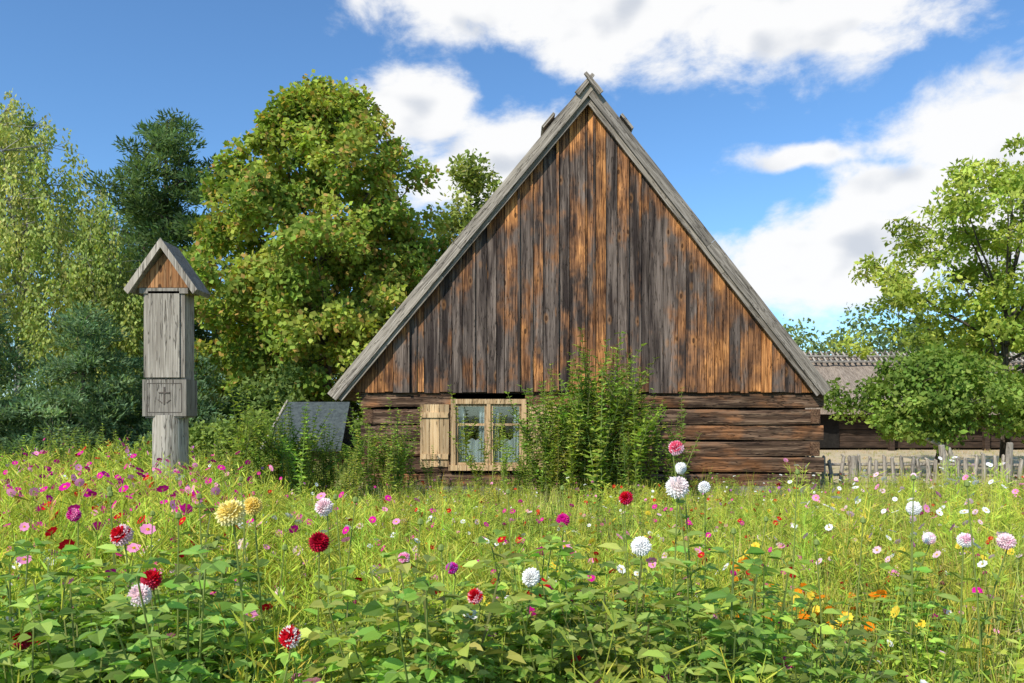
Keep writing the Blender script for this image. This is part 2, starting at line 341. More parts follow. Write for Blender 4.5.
# ---------------------------------------------------------------- barn
barn=empty('thatched_barn')
mb=MB()
n=60; X=np.linspace(9,26,n)
def sheet(y0,z0,y1,z1,t):
    z_e=z0+rng.normal(0,.03,n); v=[(X[i],y0+rng.normal(0,.03),z_e[i]) for i in range(n)]+[(X[i],y1,z1+rng.normal(0,.02)) for i in range(n)]
    v+= [(a,b_,c-t) for a,b_,c in v]
    q=[[i,i+1,n+i+1,n+i] for i in range(n-1)]+[[2*n+i,3*n+i,3*n+i+1,2*n+i+1] for i in range(n-1)]+[[i,2*n+i,2*n+i+1,i+1] for i in range(n-1)]+[[0,n,3*n,2*n],[n-1,2*n-1,4*n-1,3*n-1]]
    mb.add(v,q,(.4,.4,.4))
sheet(33.3,1.8,37,4.15,.28); sheet(40.7,1.8,37,4.15,.28)
mb.build('barn_thatch',[THATCH],parent=barn)
mb=MB()
for k in range(66):
    xx=9+k*.258; 
    for sg in(-1,1): 
        tube(mb,[(xx+rng.normal(0,.02)+.05*sg,37-sg*.12,4.42+rng.normal(0,.03)),(xx+.05*sg,37+sg*.75,3.86)],[.05,.045],5,rz())
for sg in(-1,1):
    for dd,zz in((.8,3.92),(.35,4.2)): tube(mb,[(9,37+sg*dd,zz),(17,37+sg*dd,zz),(26,37+sg*dd,zz)],.05,5,rz())
mb.build('barn_ridge_poles',[GREYP],parent=barn)
mb=MB()
for k in range(7): log(mb,(9.5,34.3,.2+k*.27),(25.5,34.3,.2+k*.27),.25,.25)
box(mb,(17.5,37.2,1.1),(15.6,5.4,2.1),mat=1); box(mb,(13.2,34.12,.95),(1.6,.08,1.7),mat=1)
for xx in(12.2,16,20): box(mb,(xx,33.6,.95),(.2,.2,1.9))
mb.build('barn_walls',[BARNW,DARK],parent=barn)
# shed
shed=empty('garden_shed'); mb=MB()
for yy,s_ in((18.4,1),(20.4,-1)):
    v=[(-5.75,yy,.72),(-3.95,yy,.72),(-3.95,19.4+(s_<0)*.003,1.82),(-5.45,19.4+(s_<0)*.003,1.82)]
    mb.add(v+[(a,b_+.02*s_,c-.06) for a,b_,c in v],[[0,1,2,3],[7,6,5,4],[0,4,5,1],[1,5,6,2],[2,6,7,3],[3,7,4,0]],(.5,.5,.5))
mb.build('shed_roof',[SLATE],parent=shed)
mb=MB(); tube(mb,[(-5.79,18.38,.72),(-5.47,19.4,1.86)],.025,6,(.9,.5,.5)); mb.build('shed_trim',[GREYP],parent=shed)
mb=MB(); box(mb,(-4.8,19.4,.35),(1.5,1.6,.7)); mb.build('shed_walls',[LOG],parent=shed)
# ---------------------------------------------------------------- fence
fe=empty('stake_fence'); mb=MB(); x=6.1
while x<19:
    h=.60+rng.normal(0,.05); y=17+rng.normal(0,.03)
    tube(mb,[(x,y,-.02),(x+rng.normal(0,.015),y,h*.5),(x+rng.normal(0,.03),y,h),(x+rng.normal(0,.03),y,h+.04)],[.045,.042,.038,.015],6,rng.random(3)); x+=rng.uniform(.15,.24)
for x,h,l in((7.25,.62,0),(9.2,.85,-.1),(10.5,.9,.05),(12.5,.85,0),(15,.85,.03)):
    tube(mb,[(x,16.9,-.02),(x+l*.5,16.88,h*.6),(x+l,16.88,h),(x+l,16.88,h+.02)],[.08,.075,.065,.045],8,rng.random(3))
for zz in(.2,.42): tube(mb,[(6.0+k,17.07,zz+rng.normal(0,.015)) for k in range(0,14)],.03,6,(.5,.5,.5),1)
mb.build('fence_stakes',[GREYV,GREYV],parent=fe)
# ---------------------------------------------------------------- trees
def tree(name,base,h,prof,ncl,nlf,L,cr,cols,tr=.25,W=.62,up=.4,limbs=16,top=.82,mode='leaf',bark=BARK,inner=.4,flat=.75,fray=.22,tmix=None):
    e=empty(name); base=np.array(base,float)
    zs=np.array([p[0] for p in prof])*h; rs=np.array([p[1] for p in prof])
    ph=rng.uniform(0,6.28,6)
    def rad(z,a): return np.interp(z,zs,rs)*(1+fray*np.sin(2*a+ph[0]+z*.5)*.5+fray*np.sin(3*a+ph[1]-z*.9)*.5+fray*np.sin(5*a+ph[2]+z*1.7)*.45)
    cs=[]
    while len(cs)<ncl:
        z=rng.uniform(zs[0],zs[-1]); a=rng.uniform(0,6.283)
        if rng.random()>(np.interp(z,zs,rs)/rs.max())**1.0+.06: continue
        r=rad(z,a)*rng.random()**inner
        cs.append((r*math.cos(a),r*math.sin(a),z))
    cs=np.array(cs)+base
    tw=MB(); tt=np.linspace(0,1,10); lean=rng.normal(0,.15,2)
    T=np.stack([base[0]+lean[0]*tt+.12*np.sin(tt*5+ph[3])*tt,base[1]+lean[1]*tt,base[2]+tt*h*top],1)
    tube(tw,T,tr*(1-tt*.85)+tr*.35*np.exp(-tt*14),8,(.5,.5,.5))
    limbp=[T[4:]]
    for k in range(limbs):
        c=cs[rng.integers(ncl)]; rel=c[2]-base[2]; zh=max(h*.12,min(rel*.62,h*top*.9)) if mode!='pine' else min(rel,h*top)
        s=np.array([np.interp(zh,T[:,2]-base[2],T[:,0]),np.interp(zh,T[:,2]-base[2],T[:,1]),base[2]+zh])
        t=np.linspace(0,1,7)[:,None]; mid=(s+c)/2+np.array([0,0,(-.06 if mode!='pine' else .02)*np.linalg.norm(c-s)])
        P=(1-t)**2*s+2*t*(1-t)*mid+t*t*c+rng.normal(0,.04,(7,3))*t
        tube(tw,P,(tr*.42*(1-zh/h*.6))*(1-t[:,0]*.85),6,(.45,.5,.5)); limbp.append(P[2:])
    LP=np.concatenate(limbp)
    for c in cs:
        d=np.linalg.norm(LP-c,axis=1)+np.maximum(LP[:,2]-c[2],0)*1.0; s=LP[d.argmin()]
        tube(tw,[s,(s+c)/2+rng.normal(0,.08,3),c],[tr*.09,tr*.06,tr*.03],3,(.4,.4,.4))
    tw.build('trunk_and_branches',[bark],parent=e)
    lf=MB(); cols=np.array(cols,float); ctr=np.array([base[0],base[1],0])
    N=ncl*nlf; ci=np.repeat(np.arange(ncl),nlf)
    crr=cr*rng.uniform(.6,1.25,ncl)
    if mode=='birch':
        off=rdir(N)*np.array([.16,.16,.1]); slen=rng.uniform(.8,2.6,ncl); t=rng.random(N)
        sway=rng.normal(0,.12,(ncl,2))
        p=cs[ci]+off; p[:,2]-=t*slen[ci]; p[:,:2]+=sway[ci]*t[:,None]
        p[:,2]=np.maximum(p[:,2],base[2]+1.0)
        d=rdir(N)*.7+np.array([0,0,-1.]); n=rdir(N)+np.array([-.3,-.6,.2])
    elif mode=='pine':
        o=rdir(N); p=cs[ci]+o*(crr[ci]*rng.random(N)**.5)[:,None]*np.array([1,1,.5])
        d=o*np.array([1,1,.3])+np.array([0,0,.5])+rdir(N)*.7; n=rdir(N)+np.array([-.3,-.6,.5])
    else:
        o=rdir(N); p=cs[ci]+o*(crr[ci]*rng.random(N)**.45)[:,None]*np.array([1,1,flat])
        d=rdir(N)+o*.3+np.array([0,0,-.25]); out=norm(cs[ci]-ctr-np.array([0,0,h*.5])); n=norm(rdir(N)*.7+np.array([0,0,up])+out*.5)
    ck=rng.integers(0,len(cols),ncl); cc=cols[ck]*(1+rng.normal(0,.14,(ncl,1)))
    col=cc[ci]
    if tmix: # some leaves already turning
        k=rng.random(N)<tmix[0]; col[k]=np.array(tmix[1])
    col=np.clip(col*(1+rng.normal(0,.16,(N,1)))*(1+rng.normal(0,.05,(N,3))),.003,.7)
    Ls=L*rng.uniform(.65,1.3,N)
    leaves(lf,p,d,n,Ls,Ls*W,col)
    lf.build('foliage',[LEAF],parent=e); return e
tree('maple_tree',(-6.6,28,0),13.0,[(.10,3.0),(.2,4.3),(.35,4.7),(.5,4.4),(.68,3.7),(.85,2.6),(.94,1.5),(1,.5)],450,220,.185,.66,
     [(.28,.37,.07),(.35,.42,.08),(.21,.30,.055),(.40,.45,.09)],tr=.3,W=.8,inner=.42,limbs=24,fray=.30,tmix=(.12,(.50,.33,.10)))
tree('pine_tree',(-14.2,33,0),14.2,[(.25,2.6),(.45,2.9),(.6,2.9),(.75,2.5),(.88,1.6),(1,.35)],300,140,.25,.68,
     [(.13,.20,.075),(.17,.24,.09),(.09,.15,.06)],tr=.28,W=.28,mode='pine',inner=.6,limbs=46,top=.96,fray=.5)
tree('pine_tree',(-17.5,38,0),12.5,[(.2,2.6),(.5,2.8),(.75,2.2),(1,.4)],160,90,.32,.9,[(.10,.17,.07),(.13,.19,.08)],tr=.28,W=.28,mode='pine',inner=.55,limbs=30,top=.95,fray=.35)
tree('birch_tree',(-16.2,26,0),12.0,[(.38,2.6),(.55,3.1),(.75,2.6),(.9,1.6),(1,.5)],500,80,.13,.5,
     [(.42,.47,.14),(.33,.40,.12),(.50,.51,.17)],tr=.16,W=.6,mode='birch',bark=BIRCHB,limbs=26,top=.92,inner=.5)
tree('birch_tree',(-12.9,25,0),8.4,[(.35,1.2),(.6,1.6),(.85,1.0),(1,.3)],200,75,.13,.5,
     [(.36,.42,.12),(.29,.36,.10),(.44,.46,.14)],tr=.10,W=.6,mode='birch',bark=BIRCHB,limbs=14,top=.92,inner=.5)
tree('oak_tree',(-1.6,33,0),12.4,[(.3,2.0),(.6,2.2),(.85,1.5),(1,.4)],120,110,.22,.6,[(.27,.32,.08),(.34,.37,.11)],tr=.2,inner=.5)
for (x,y,h,r) in((-13.6,20,4.7,2.0),(-11.2,21,4.3,1.7),(-9.7,22.5,4.0,1.5),(-15.8,21,4.2,1.8)):
    tree('spruce_tree',(x,y,0),h,[(.03,r),(.3,r*.9),(.6,r*.62),(.85,r*.32),(1,.08)],180,120,.14,.40,[(.19,.29,.14),(.25,.35,.17),(.14,.22,.11)],tr=.1,W=.3,mode='pine',inner=.5,limbs=20,top=.95,fray=.35)
tree('ash_tree',(12.4,20,0),8.4,[(.24,1.6),(.4,3.1),(.6,3.6),(.78,2.9),(.92,1.6),(1,.3)],230,115,.155,.48,
     [(.37,.45,.08),(.45,.51,.10),(.30,.38,.07)],tr=.13,W=.52,inner=.6,limbs=34,top=.85,flat=.5,fray=.32)
tree('apple_tree',(9.9,18.6,0),3.0,[(.36,1.1),(.5,1.6),(.68,1.7),(.85,1.3),(1,.5)],130,110,.13,.36,
     [(.21,.31,.06),(.27,.37,.08),(.16,.25,.05)],tr=.11,inner=.55,limbs=16,top=.7,fray=.35)
tree('apple_tree',(12.6,18.3,0),2.5,[(.36,.9),(.6,1.3),(.8,1.1),(1,.4)],60,120,.13,.38,
     [(.19,.28,.05),(.26,.34,.07)],tr=.1,inner=.5,limbs=12,top=.7)
mb=MB(); tube(mb,[(9.25,17.9,1.0),(9.75,17.8,.75),(10.0,17.75,.1)],[.05,.06,.065],8,(.8,.5,.5)); mb.build('leaning_prop_log',[GREYP])
def mass(name,xr,yr,hr,nc,nl,L,cr,cols):
    mb=MB(); x=rng.uniform(*xr,nc); y=rng.uniform(*yr,nc)
    top=hr[0]+(hr[1]-hr[0])*(.5+.25*np.sin(x*.9+1)+.25*np.sin(x*.37+3)); z=top*rng.random(nc)**.6
    c=np.stack([x,y,z],1); N=nc*nl; ci=np.repeat(np.arange(nc),nl); o=rdir(N)
    p=c[ci]+o*(cr*rng.random(N)**.45)[:,None]; p[:,2]=np.maximum(p[:,2],.02)
    cols=np.array(cols); col=np.clip(cols[rng.integers(0,len(cols),nc)][ci]*(1+rng.normal(0,.2,(N,1))),.003,.6)
    Ls=L*rng.uniform(.6,1.3,N); leaves(mb,p,rdir(N),norm(rdir(N)+np.array([-.2,-.5,.6])),Ls,Ls*.65,col); return mb.build(name,[LEAF])
mass('distant_forest',(-90,90),(56,70),(6,10),1900,45,.42,1.5,[(.17,.23,.09),(.22,.28,.10),(.13,.19,.08)])
mass('hedge_shrubs',(-20,-6.2),(23.5,26),(1.2,3.2),360,90,.17,.5,[(.18,.26,.07),(.23,.31,.09),(.13,.20,.06)])
mass('understory_shrubs',(-9.5,-3.2),(20.5,23),(.5,1.5),160,100,.14,.4,[(.19,.27,.06),(.25,.33,.08)])
# ---------------------------------------------------------------- plant prototypes
def P_stem(mb,p,r,col): tube(mb,p,r,3,col,cap=False)
def flower(mb,c,nrm,r,col,np_=8,ctr=(.7,.45,.03),mat=1):
    nrm=norm(np.array(nrm,float)); a=norm(np.cross(nrm,[.3,.1,1.])); b_=np.cross(nrm,a); t=np.arange(np_)*6.2832/np_+rng.random()
    d=np.cos(t)[:,None]*a+np.sin(t)[:,None]*b_+nrm*.12; s=norm(np.cross(d,nrm)); c=np.array(c,float)
    w=r*3.0/np_
    v=np.stack([c+d*r*.1,c+d*r*.75+s*w,c+d*r*1.02,c+d*r*.75-s*w],1).reshape(-1,3)
    mb.add(v,np.arange(np_*4).reshape(-1,4),cjit(col,np_,.1,.04),mat)
    k=r*.26; cc=c+nrm*r*.1; v=[cc+k*(math.cos(u)*a+math.sin(u)*b_) for u in np.arange(6)*1.0472]+[cc+nrm*k*.5]
    mb.add(v,[[0,1,2,6],[2,3,4,6],[4,5,0,6]],ctr,mat)
def fdir(): return np.array([rng.normal(-.25,.4),rng.normal(-.5,.4),rng.uniform(.35,1)])
YG=(.56,.59,.10); GG=(.42,.51,.085)
def cosmos(h,fc,nf,nth=110,w=.007,col=None):
    if col is None: col=YG if rng.random()<.65 else GG
    mb=MB(); stems=[]
    lean=rng.normal(0,.08,2)
    main=np.array([[0,0,0],[lean[0]*.4,lean[1]*.4,h*.5],[lean[0],lean[1],h]]); stems.append(main)
    for k in range(5):
        z=rng.uniform(.15,.65); a=rng.uniform(0,6.28); s=np.array([lean[0]*z,lean[1]*z,z*h]); r=rng.uniform(.06,.2)*h
        e=s+np.array([math.cos(a)*r,math.sin(a)*r,rng.uniform(.22,.5)*h]); stems.append(np.array([s,(s+e)/2+[math.cos(a)*.02,math.sin(a)*.02,-.01],e]))
    for s in stems: P_stem(mb,s,[.0035,.003,.002],cjit(col,1)[0])
    S=np.array(stems); k=rng.integers(0,len(S),nth); t=rng.random(nth)**.8
    a,b_,c=S[k,0],S[k,1],S[k,2]; t2=t[:,None]; p=np.where(t2<.5,a+(b_-a)*t2*2,b_+(c-b_)*(t2*2-1))
    d=rdir(nth)*np.array([1,1,.5])+np.array([0,0,.65]); L=rng.uniform(.05,.14,nth)
    leaves(mb,p,d,rdir(nth),L,w*rng.uniform(.7,1.5,nth),cjit(col,nth,.2,.07))
    tips=[s[2] for s in stems]; rng.shuffle(tips)
    for i in range(nf): flower(mb,tips[i],fdir(),rng.uniform(.022,.037),fc)
    return mb
def grass(h,n=28,col=YG):
    mb=MB()
    b0=rng.normal(0,.05,(n,2)); a=rng.uniform(0,6.28,n); hh=h*rng.uniform(.5,1.1,n); bend=rng.uniform(.05,.4,n)*hh; w=.0032
    dx=np.stack([np.cos(a),np.sin(a)],1); sx=np.stack([-dx[:,1],dx[:,0],0*a],1)*w
    p0=np.concatenate([b0,np.zeros((n,1))],1); p1=p0+np.concatenate([dx*bend[:,None]*.3,(hh*.55)[:,None]],1); p2=p0+np.concatenate([dx*bend[:,None],hh[:,None]],1)
    v=np.stack([p0-sx,p0+sx,p1+sx*.8,p1-sx*.8,p2+sx*.2,p2-sx*.2],1).reshape(-1,3); b=np.arange(n)[:,None]*6
    mb.add(v,np.concatenate([b+np.array([0,1,2,3]),b+np.array([3,2,4,5])],1).reshape(-1,4),np.repeat(cjit(col,n,.2,.08),2,0)); return mb
def broad(h,ns=6,nodes=8,L=.085,col=(.085,.135,.025),fc=None,nf=0,spread=.22,comp=True):
    mb=MB()
    for k in range(ns):
        a=rng.uniform(0,6.28); r=rng.uniform(.3,1)*spread; hh=h*rng.uniform(.7,1); e=np.array([math.cos(a)*r,math.sin(a)*r,hh]); m_=e*np.array([.4,.4,.5])
        P_stem(mb,[(0,0,0),m_,e],[.006,.005,.003],(.22,.27,.07))
        t=np.linspace(.18,1,nodes); t=np.repeat(t,2); an=np.tile([0,math.pi],nodes)+np.repeat(np.arange(nodes)*1.57+rng.random(),2)
        T=t[:,None]; p=np.where(T<.5,m_*T*2,m_+(e-m_)*(T*2-1)); d=np.stack([np.cos(an),np.sin(an),rng.uniform(-.1,.6,len(an))],1)
        Ls=L*rng.uniform(.7,1.3,len(an))*(1.15-.45*t)
        up=norm(np.array([-.1,-.2,1.])+rng.normal(0,.35,(len(an),3)))
        if comp:
            st=norm(d)*(Ls*.9)[:,None]; leaves(mb,p,d,up,Ls*.95,.006,cjit((.2,.27,.07),len(an)))
            for rot in(-.95,0,.95):
                c_,s_=math.cos(rot),math.sin(rot); d2=np.stack([d[:,0]*c_-d[:,1]*s_,d[:,0]*s_+d[:,1]*c_,d[:,2]*.6-.1],1)
                leaves(mb,p+st*(1. if rot==0 else .8),d2,up,Ls*(1.1 if rot==0 else .8),Ls*(.62 if rot==0 else .45),cjit(col,len(an),.2,.07),fold=True)
        else: leaves(mb,p,d,up,Ls,Ls*.5,cjit(col,len(an),.18,.06),fold=True)
        if k<nf: flower(mb,e+np.array([0,0,.01]),fdir(),rng.uniform(.022,.035),fc,10)
    return mb
def shoot(h,L=.13,col=(.12,.17,.03),nn=26,br=3):
    mb=MB()
    st=[(np.zeros(3),np.array([rng.normal(0,.06)*h,rng.normal(0,.06)*h,h]))]
    for k in range(br):
        a=rng.uniform(0,6.28); z=rng.uniform(.25,.6); s=st[0][1]*z; st.append((s,s+np.array([math.cos(a)*.2*h,math.sin(a)*.2*h,rng.uniform(.2,.42)*h])))
    for s,e in st:
        n=max(6,int(nn*np.linalg.norm(e-s)/h)); P_stem(mb,[s,(s+e)/2+rng.normal(0,.02,3),e],[.006,.005,.002],(.25,.29,.09))
        t=np.repeat(np.linspace(.12,1,n),3); an=np.arange(len(t))*2.3999+rng.random(); p=s+(e-s)*t[:,None]
        d=np.stack([np.cos(an),np.sin(an),rng.uniform(.0,.8,len(t))],1); Ls=L*rng.uniform(.6,1.2,len(t))*(1.1-.5*t)
        leaves(mb,p,d,norm(np.array([-.1,-.3,1.])+rng.normal(0,.35,(len(t),3))),Ls,Ls*.45,cjit(col,len(t),.2,.07),fold=True)
    return mb
def inst(out,proto,pos,sc_,yaw=None,tilt=.1,cj=.12):
    pos=np.asarray(pos,float); n=len(pos)
    if n==0: return
    v=np.concatenate(proto.v);q=np.concatenate(proto.q);c=np.concatenate(proto.c);m=np.concatenate(proto.m)
    yaw=rng.uniform(0,6.283,n) if yaw is None else yaw; cy,sy=np.cos(yaw),np.sin(yaw); sc_=np.broadcast_to(sc_,(n,))
    X=(v[None,:,0]*cy[:,None]-v[None,:,1]*sy[:,None])*sc_[:,None]; Y=(v[None,:,0]*sy[:,None]+v[None,:,1]*cy[:,None])*sc_[:,None]; Z=v[None,:,2]*sc_[:,None]
    tx,ty=rng.normal(0,tilt,(2,n)); X=X+Z*tx[:,None]; Y=Y+Z*ty[:,None]
    W=np.stack([X,Y,Z],-1)+pos[:,None,:]
    Q=(q[None]+(np.arange(n)*len(v))[:,None,None]).reshape(-1,4)
    jit=np.where(m[None,:,None]==0,(1+rng.normal(0,cj,(n,1,1)))*(1+rng.normal(0,.06,(n,1,3))),1.)
    C=np.clip(c[None]*jit,.002,.95).reshape(-1,3)
    out.v.append(W.reshape(-1,3)); out.q.append(Q+out.n); out.c.append(C); out.m.append(np.tile(m,n)); out.n+=n*len(v)
MAG=(.66,.015,.30);PNK=(.88,.30,.52);WHT=(.88,.87,.84);RED=(.55,.01,.02);ORG=(.85,.24,.01);YEL=(.85,.6,.06);PUR=(.48,.10,.48);LPK=(.88,.58,.66)
fl=[MAG,PNK,WHT,RED,PUR,LPK]
def hfac(x,y):
    h=.82+.14*np.sin(x*.9+y*.5)+.1*np.sin(x*2.1-y*1.3)
    u=x/np.maximum(y,1)
    h=h+np.clip((-u-.25)*1.1,0,.35)-np.clip((u-.33)*1.0,0,.15)
    return h*(1-np.clip((y-7)/6,0,1)*np.clip((u+.35)*4,0,1)*.44)
def scatter(n,y0,y1,pad=.74):
    y=np.sqrt(rng.uniform(y0**2,y1**2,n)); x=rng.uniform(-pad,pad,n)*y; 
    k=~((y>14.6)&(x>-3)&(x<6)); return np.stack([x[k],y[k],np.zeros(k.sum())],1)
mead=MB()
protos=[cosmos(.74,c,rng.integers(1,3)) for c in fl for _ in range(2)]+[cosmos(.68,WHT,0) for _ in range(12)]
far=[cosmos(.75,c,2,60,.014) for c in fl]+[cosmos(.72,WHT,0,70,.014) for _ in range(9)]
def put(protos,P,s,**k):
    idx=rng.integers(0,len(protos),len(P))
    for i,pr in enumerate(protos): inst(mead,pr,P[idx==i],s[idx==i],**k)
P=scatter(2100,2.6,8.5); s=hfac(P[:,0],P[:,1])*rng.uniform(.65,1.15,len(P)); put(protos,P,s)
P=scatter(2500,8.5,15.6,.8); s=hfac(P[:,0],P[:,1])*rng.uniform(.6,1.15,len(P)); put(far,P,s)
P=scatter(850,2.6,9); s=rng.uniform(.6,1.1,len(P)); put([grass(.6) for _ in range(5)]+[grass(.62,26,(.62,.56,.18)) for _ in range(3)],P,s)
P=scatter(1200,8,16,.85); s=rng.uniform(.45,.85,len(P)); put([grass(.65,22) for _ in range(3)]+[grass(.6,22,(.60,.54,.20)) for _ in range(2)],P,s)
P=scatter(1200,2.1,9); s=rng.uniform(.55,1.15,len(P)); put([broad(.5,5,6,.055,(.36,.46,.075),c,nf,.18,False) for c,nf in((RED,1),(PNK,1),(WHT,0),(YEL,2),(MAG,1),(WHT,0),(LPK,1))],P,s)
P=scatter(650,8,15,.8); s=rng.uniform(.5,.85,len(P)); put([broad(.6,4,5,.08,(.31,.41,.07),c,nf,.18,False) for c,nf in((RED,1),(PNK,1),(WHT,1),(WHT,0))],P,s)
n=200; y=rng.uniform(4.2,10.5,n); P=np.stack([-y*rng.uniform(.34,.70,n),y,np.zeros(n)],1); put([cosmos(.95,MAG,4),cosmos(.92,MAG,3),cosmos(.95,PNK,2)],P,rng.uniform(.75,1.15,n))
n=60; y=rng.uniform(4.5,10.5,n); P=np.stack([y*rng.uniform(.35,.70,n),y,np.zeros(n)],1); put([cosmos(.9,WHT,3),cosmos(.85,PNK,2),cosmos(.85,LPK,2)],P,rng.uniform(.8,1.1,n))
n=26; P=np.stack([rng.normal(1.5,.5,n),rng.normal(4.6,.5,n),np.zeros(n)],1); put([broad(.5,6,6,.05,(.30,.40,.06),ORG,4,.2,False) for _ in range(2)],P,rng.uniform(.8,1.1,n))
mead.build('flower_meadow',[LEAF,PETAL])
dm=MB(); dp=[broad(.95,6,9,.092,c) for c in((.26,.39,.065),(.32,.45,.08),(.40,.50,.09),(.20,.33,.055))]
def dput(n,xr,yr,hr):
    P=np.stack([rng.uniform(*xr,n),rng.uniform(*yr,n),np.zeros(n)],1); s=rng.uniform(*hr,n); idx=rng.integers(0,4,n)
    for i in range(4): inst(dm,dp[i],P[idx==i],s[idx==i],tilt=.06)
dput(36,(-.75,1.15),(2.5,3.9),(.75,1.1)); dput(16,(-1.9,-.95),(2.5,3.6),(.8,1.18)); dput(10,(-2.6,-1.6),(2.5,3.6),(.75,1.0)); dput(16,(-1.3,1.0),(2.2,2.9),(.6,.88)); dput(8,(1.3,2.6),(3.,4.2),(.6,.85))
def ball(mb,c,r,c1,c2,npet=96):
    i=np.arange(npet)+.5; ph=np.arccos(1-1.75*i/npet); th=math.pi*(1+5**.5)*i
    ax=norm(fdir()+np.array([0,-.3,0])); a=norm(np.cross(ax,[.3,.1,1.])); b_=np.cross(ax,a)
    o=(np.cos(th)*np.sin(ph))[:,None]*a+(np.sin(th)*np.sin(ph))[:,None]*b_+np.cos(ph)[:,None]*ax
    p=np.array(c)+o*r*.45; tang=norm(np.cross(np.cross(o,ax),o)+1e-6); d=norm(o+tang*-.15); nn=norm(ax+o*.2)
    L=r*.56*rng.uniform(.85,1.15,npet)*(.75+.35*np.sin(ph)); s=norm(np.cross(d,nn)); up=np.cross(s,d); Lc=L[:,None]; W=(r*.50)
    v=np.stack([p,p+d*Lc*.55+s*W*.5+up*W*.2,p+d*Lc*.9+s*W*.22,p+d*Lc*.9-s*W*.22,p+d*Lc*.55-s*W*.5+up*W*.2,p+d*Lc*.5-up*W*.12],1).reshape(-1,3)
    k=np.arange(npet)[:,None]*6
    q=np.concatenate([k+np.array([0,1,2,5]),k+np.array([0,5,3,4])],1).reshape(-1,4)
    t=(ph/2.5+rng.normal(0,.22,npet))[:,None]; col=np.where(t<.45,np.array(c1),np.array(c2))
    col=np.repeat(col*(1+rng.normal(0,.05,(npet,1))),2,0); mb.add(v,q,np.clip(col,0,.92),1)
    la=np.linspace(0,math.pi,7); lo=np.arange(10)*.6283; v=[np.array(c)+r*.58*np.array([math.sin(u)*math.cos(w_),math.sin(u)*math.sin(w_),math.cos(u)]) for u in la for w_ in lo]
    mb.add(v,[[i*10+j,i*10+(j+1)%10,(i+1)*10+(j+1)%10,(i+1)*10+j] for i in range(6) for j in range(10)],np.array(c1)*.85,1)
D=[(-.918,2.6,1.18,.050,(.88,.72,.22),(.88,.80,.40)),(-.885,2.72,1.19,.034,(.85,.65,.15),(.85,.7,.25)),(-1.47,3,1.048,.043,RED,(.85,.6,.62)),(-1.215,2.6,.912,.038,(.88,.66,.67),(.88,.80,.78)),
(-1.205,2.66,.95,.036,RED,(.6,.05,.1)),(-.697,2.5,.803,.036,RED,(.85,.75,.72)),(-.727,3,1.021,.04,(.38,.005,.02),(.5,.02,.05)),(-.779,3.3,1.119,.04,(.88,.66,.68),(.88,.80,.78)),
(-.461,3.4,.889,.027,PNK,LPK),(-.13,2.8,.863,.03,RED,(.85,.4,.45)),(.069,2.9,.91,.036,WHT,WHT),(.486,3,1.006,.04,WHT,WHT),(.705,3.4,1.192,.052,(.88,.76,.73),(.88,.86,.83)),
(.70,3.4,1.36,.034,(.75,.12,.2),LPK),(.752,3.55,1.263,.028,WHT,WHT),(.544,3.8,1.104,.036,RED,(.6,.03,.1)),(.243,3.8,.999,.034,MAG,(.6,.05,.2)),(.965,4,1.138,.033,WHT,WHT),
(1.935,3.4,.966,.034,LPK,WHT),(2.11,3.4,.962,.038,(.88,.70,.70),LPK),(2.27,4.5,.974,.042,WHT,WHT),(-.271,3.6,.808,.03,PUR,MAG),(-1.72,2.8,.709,.036,RED,(.6,.05,.1)),(2.2,4.2,.85,.035,WHT,LPK),(-2.2,4,1.0,.036,PNK,MAG)]
for x,y,z,r,c1,c2 in D:
    bx_,by_=x+rng.normal(0,.08),y+rng.normal(0,.06)+.05
    pts=[(bx_,by_,0),((x+bx_)/2+rng.normal(0,.03),(y+by_)/2,z*.6),(x+rng.normal(0,.008),y+.01,z-.04),(x,y,z)]
    tube(dm,pts,[.005,.004,.003,.0035],6,(.27,.33,.08)); ball(dm,(x,y,z),r,c1,c2)
    t=np.repeat(np.array([.35,.5,.62,.72,.82]),2); n=len(t); an=np.tile([0,3.14],5)+np.repeat([0,1.5,.4,2.,1.],2)+rng.random(); p=np.array([np.interp(t*z,[0,z*.6,z],[bx_,pts[1][0],x]),np.interp(t*z,[0,z*.6,z],[by_,pts[1][1],y]),t*z]).T
    leaves(dm,p,np.stack([np.cos(an),np.sin(an),np.full(n,.35)],1),norm(np.array([0,0,1.])+rng.normal(0,.3,(n,3))),.11*(1.2-t*.6)*rng.uniform(.7,1.2,n),.06*(1.2-t*.6),cjit((.28,.40,.07),n),fold=True)
# unopened buds on bare stalks
for k in range(22):
    x,y=rng.uniform(-1.9,2.2),rng.uniform(2.8,4.2); z=rng.uniform(.95,1.22); x2=x+rng.normal(0,.06)
    tube(dm,[(x,y,0),((x+x2)/2,y,z*.6),(x2,y,z)],[.004,.0035,.0025],6,(.27,.33,.08)); tube(dm,[(x2,y,z-.008),(x2,y,z),(x2,y,z+.014),(x2,y,z+.022)],[.003,.012,.011,.002],6,(.30,.38,.10))
dm.build('dahlia_plants',[LEAFG,PETAL])
shp=[shoot(1,.062,c) for c in((.27,.36,.065),(.33,.42,.075),(.22,.31,.055),(.40,.46,.09))]
def shrub(name,cx,cy,rx,ry,n,h0,h1):
    o=MB(); P=np.stack([rng.normal(cx,rx,n),rng.normal(cy,ry,n),np.zeros(n)],1); hh=rng.uniform(h0,h1,n)*(1-.35*np.minimum(np.abs(P[:,0]-cx)/(rx*2.2),1)); idx=rng.integers(0,4,n)
    for i in range(4): inst(o,shp[i],P[idx==i],hh[idx==i],tilt=.09)
    o.build(name,[LEAF])
shrub('tall_leafy_shrub',1.35,13.3,.52,.3,72,1.7,3.0)
shrub('leafy_shrub',.55,13.5,.25,.2,9,1.2,1.9)
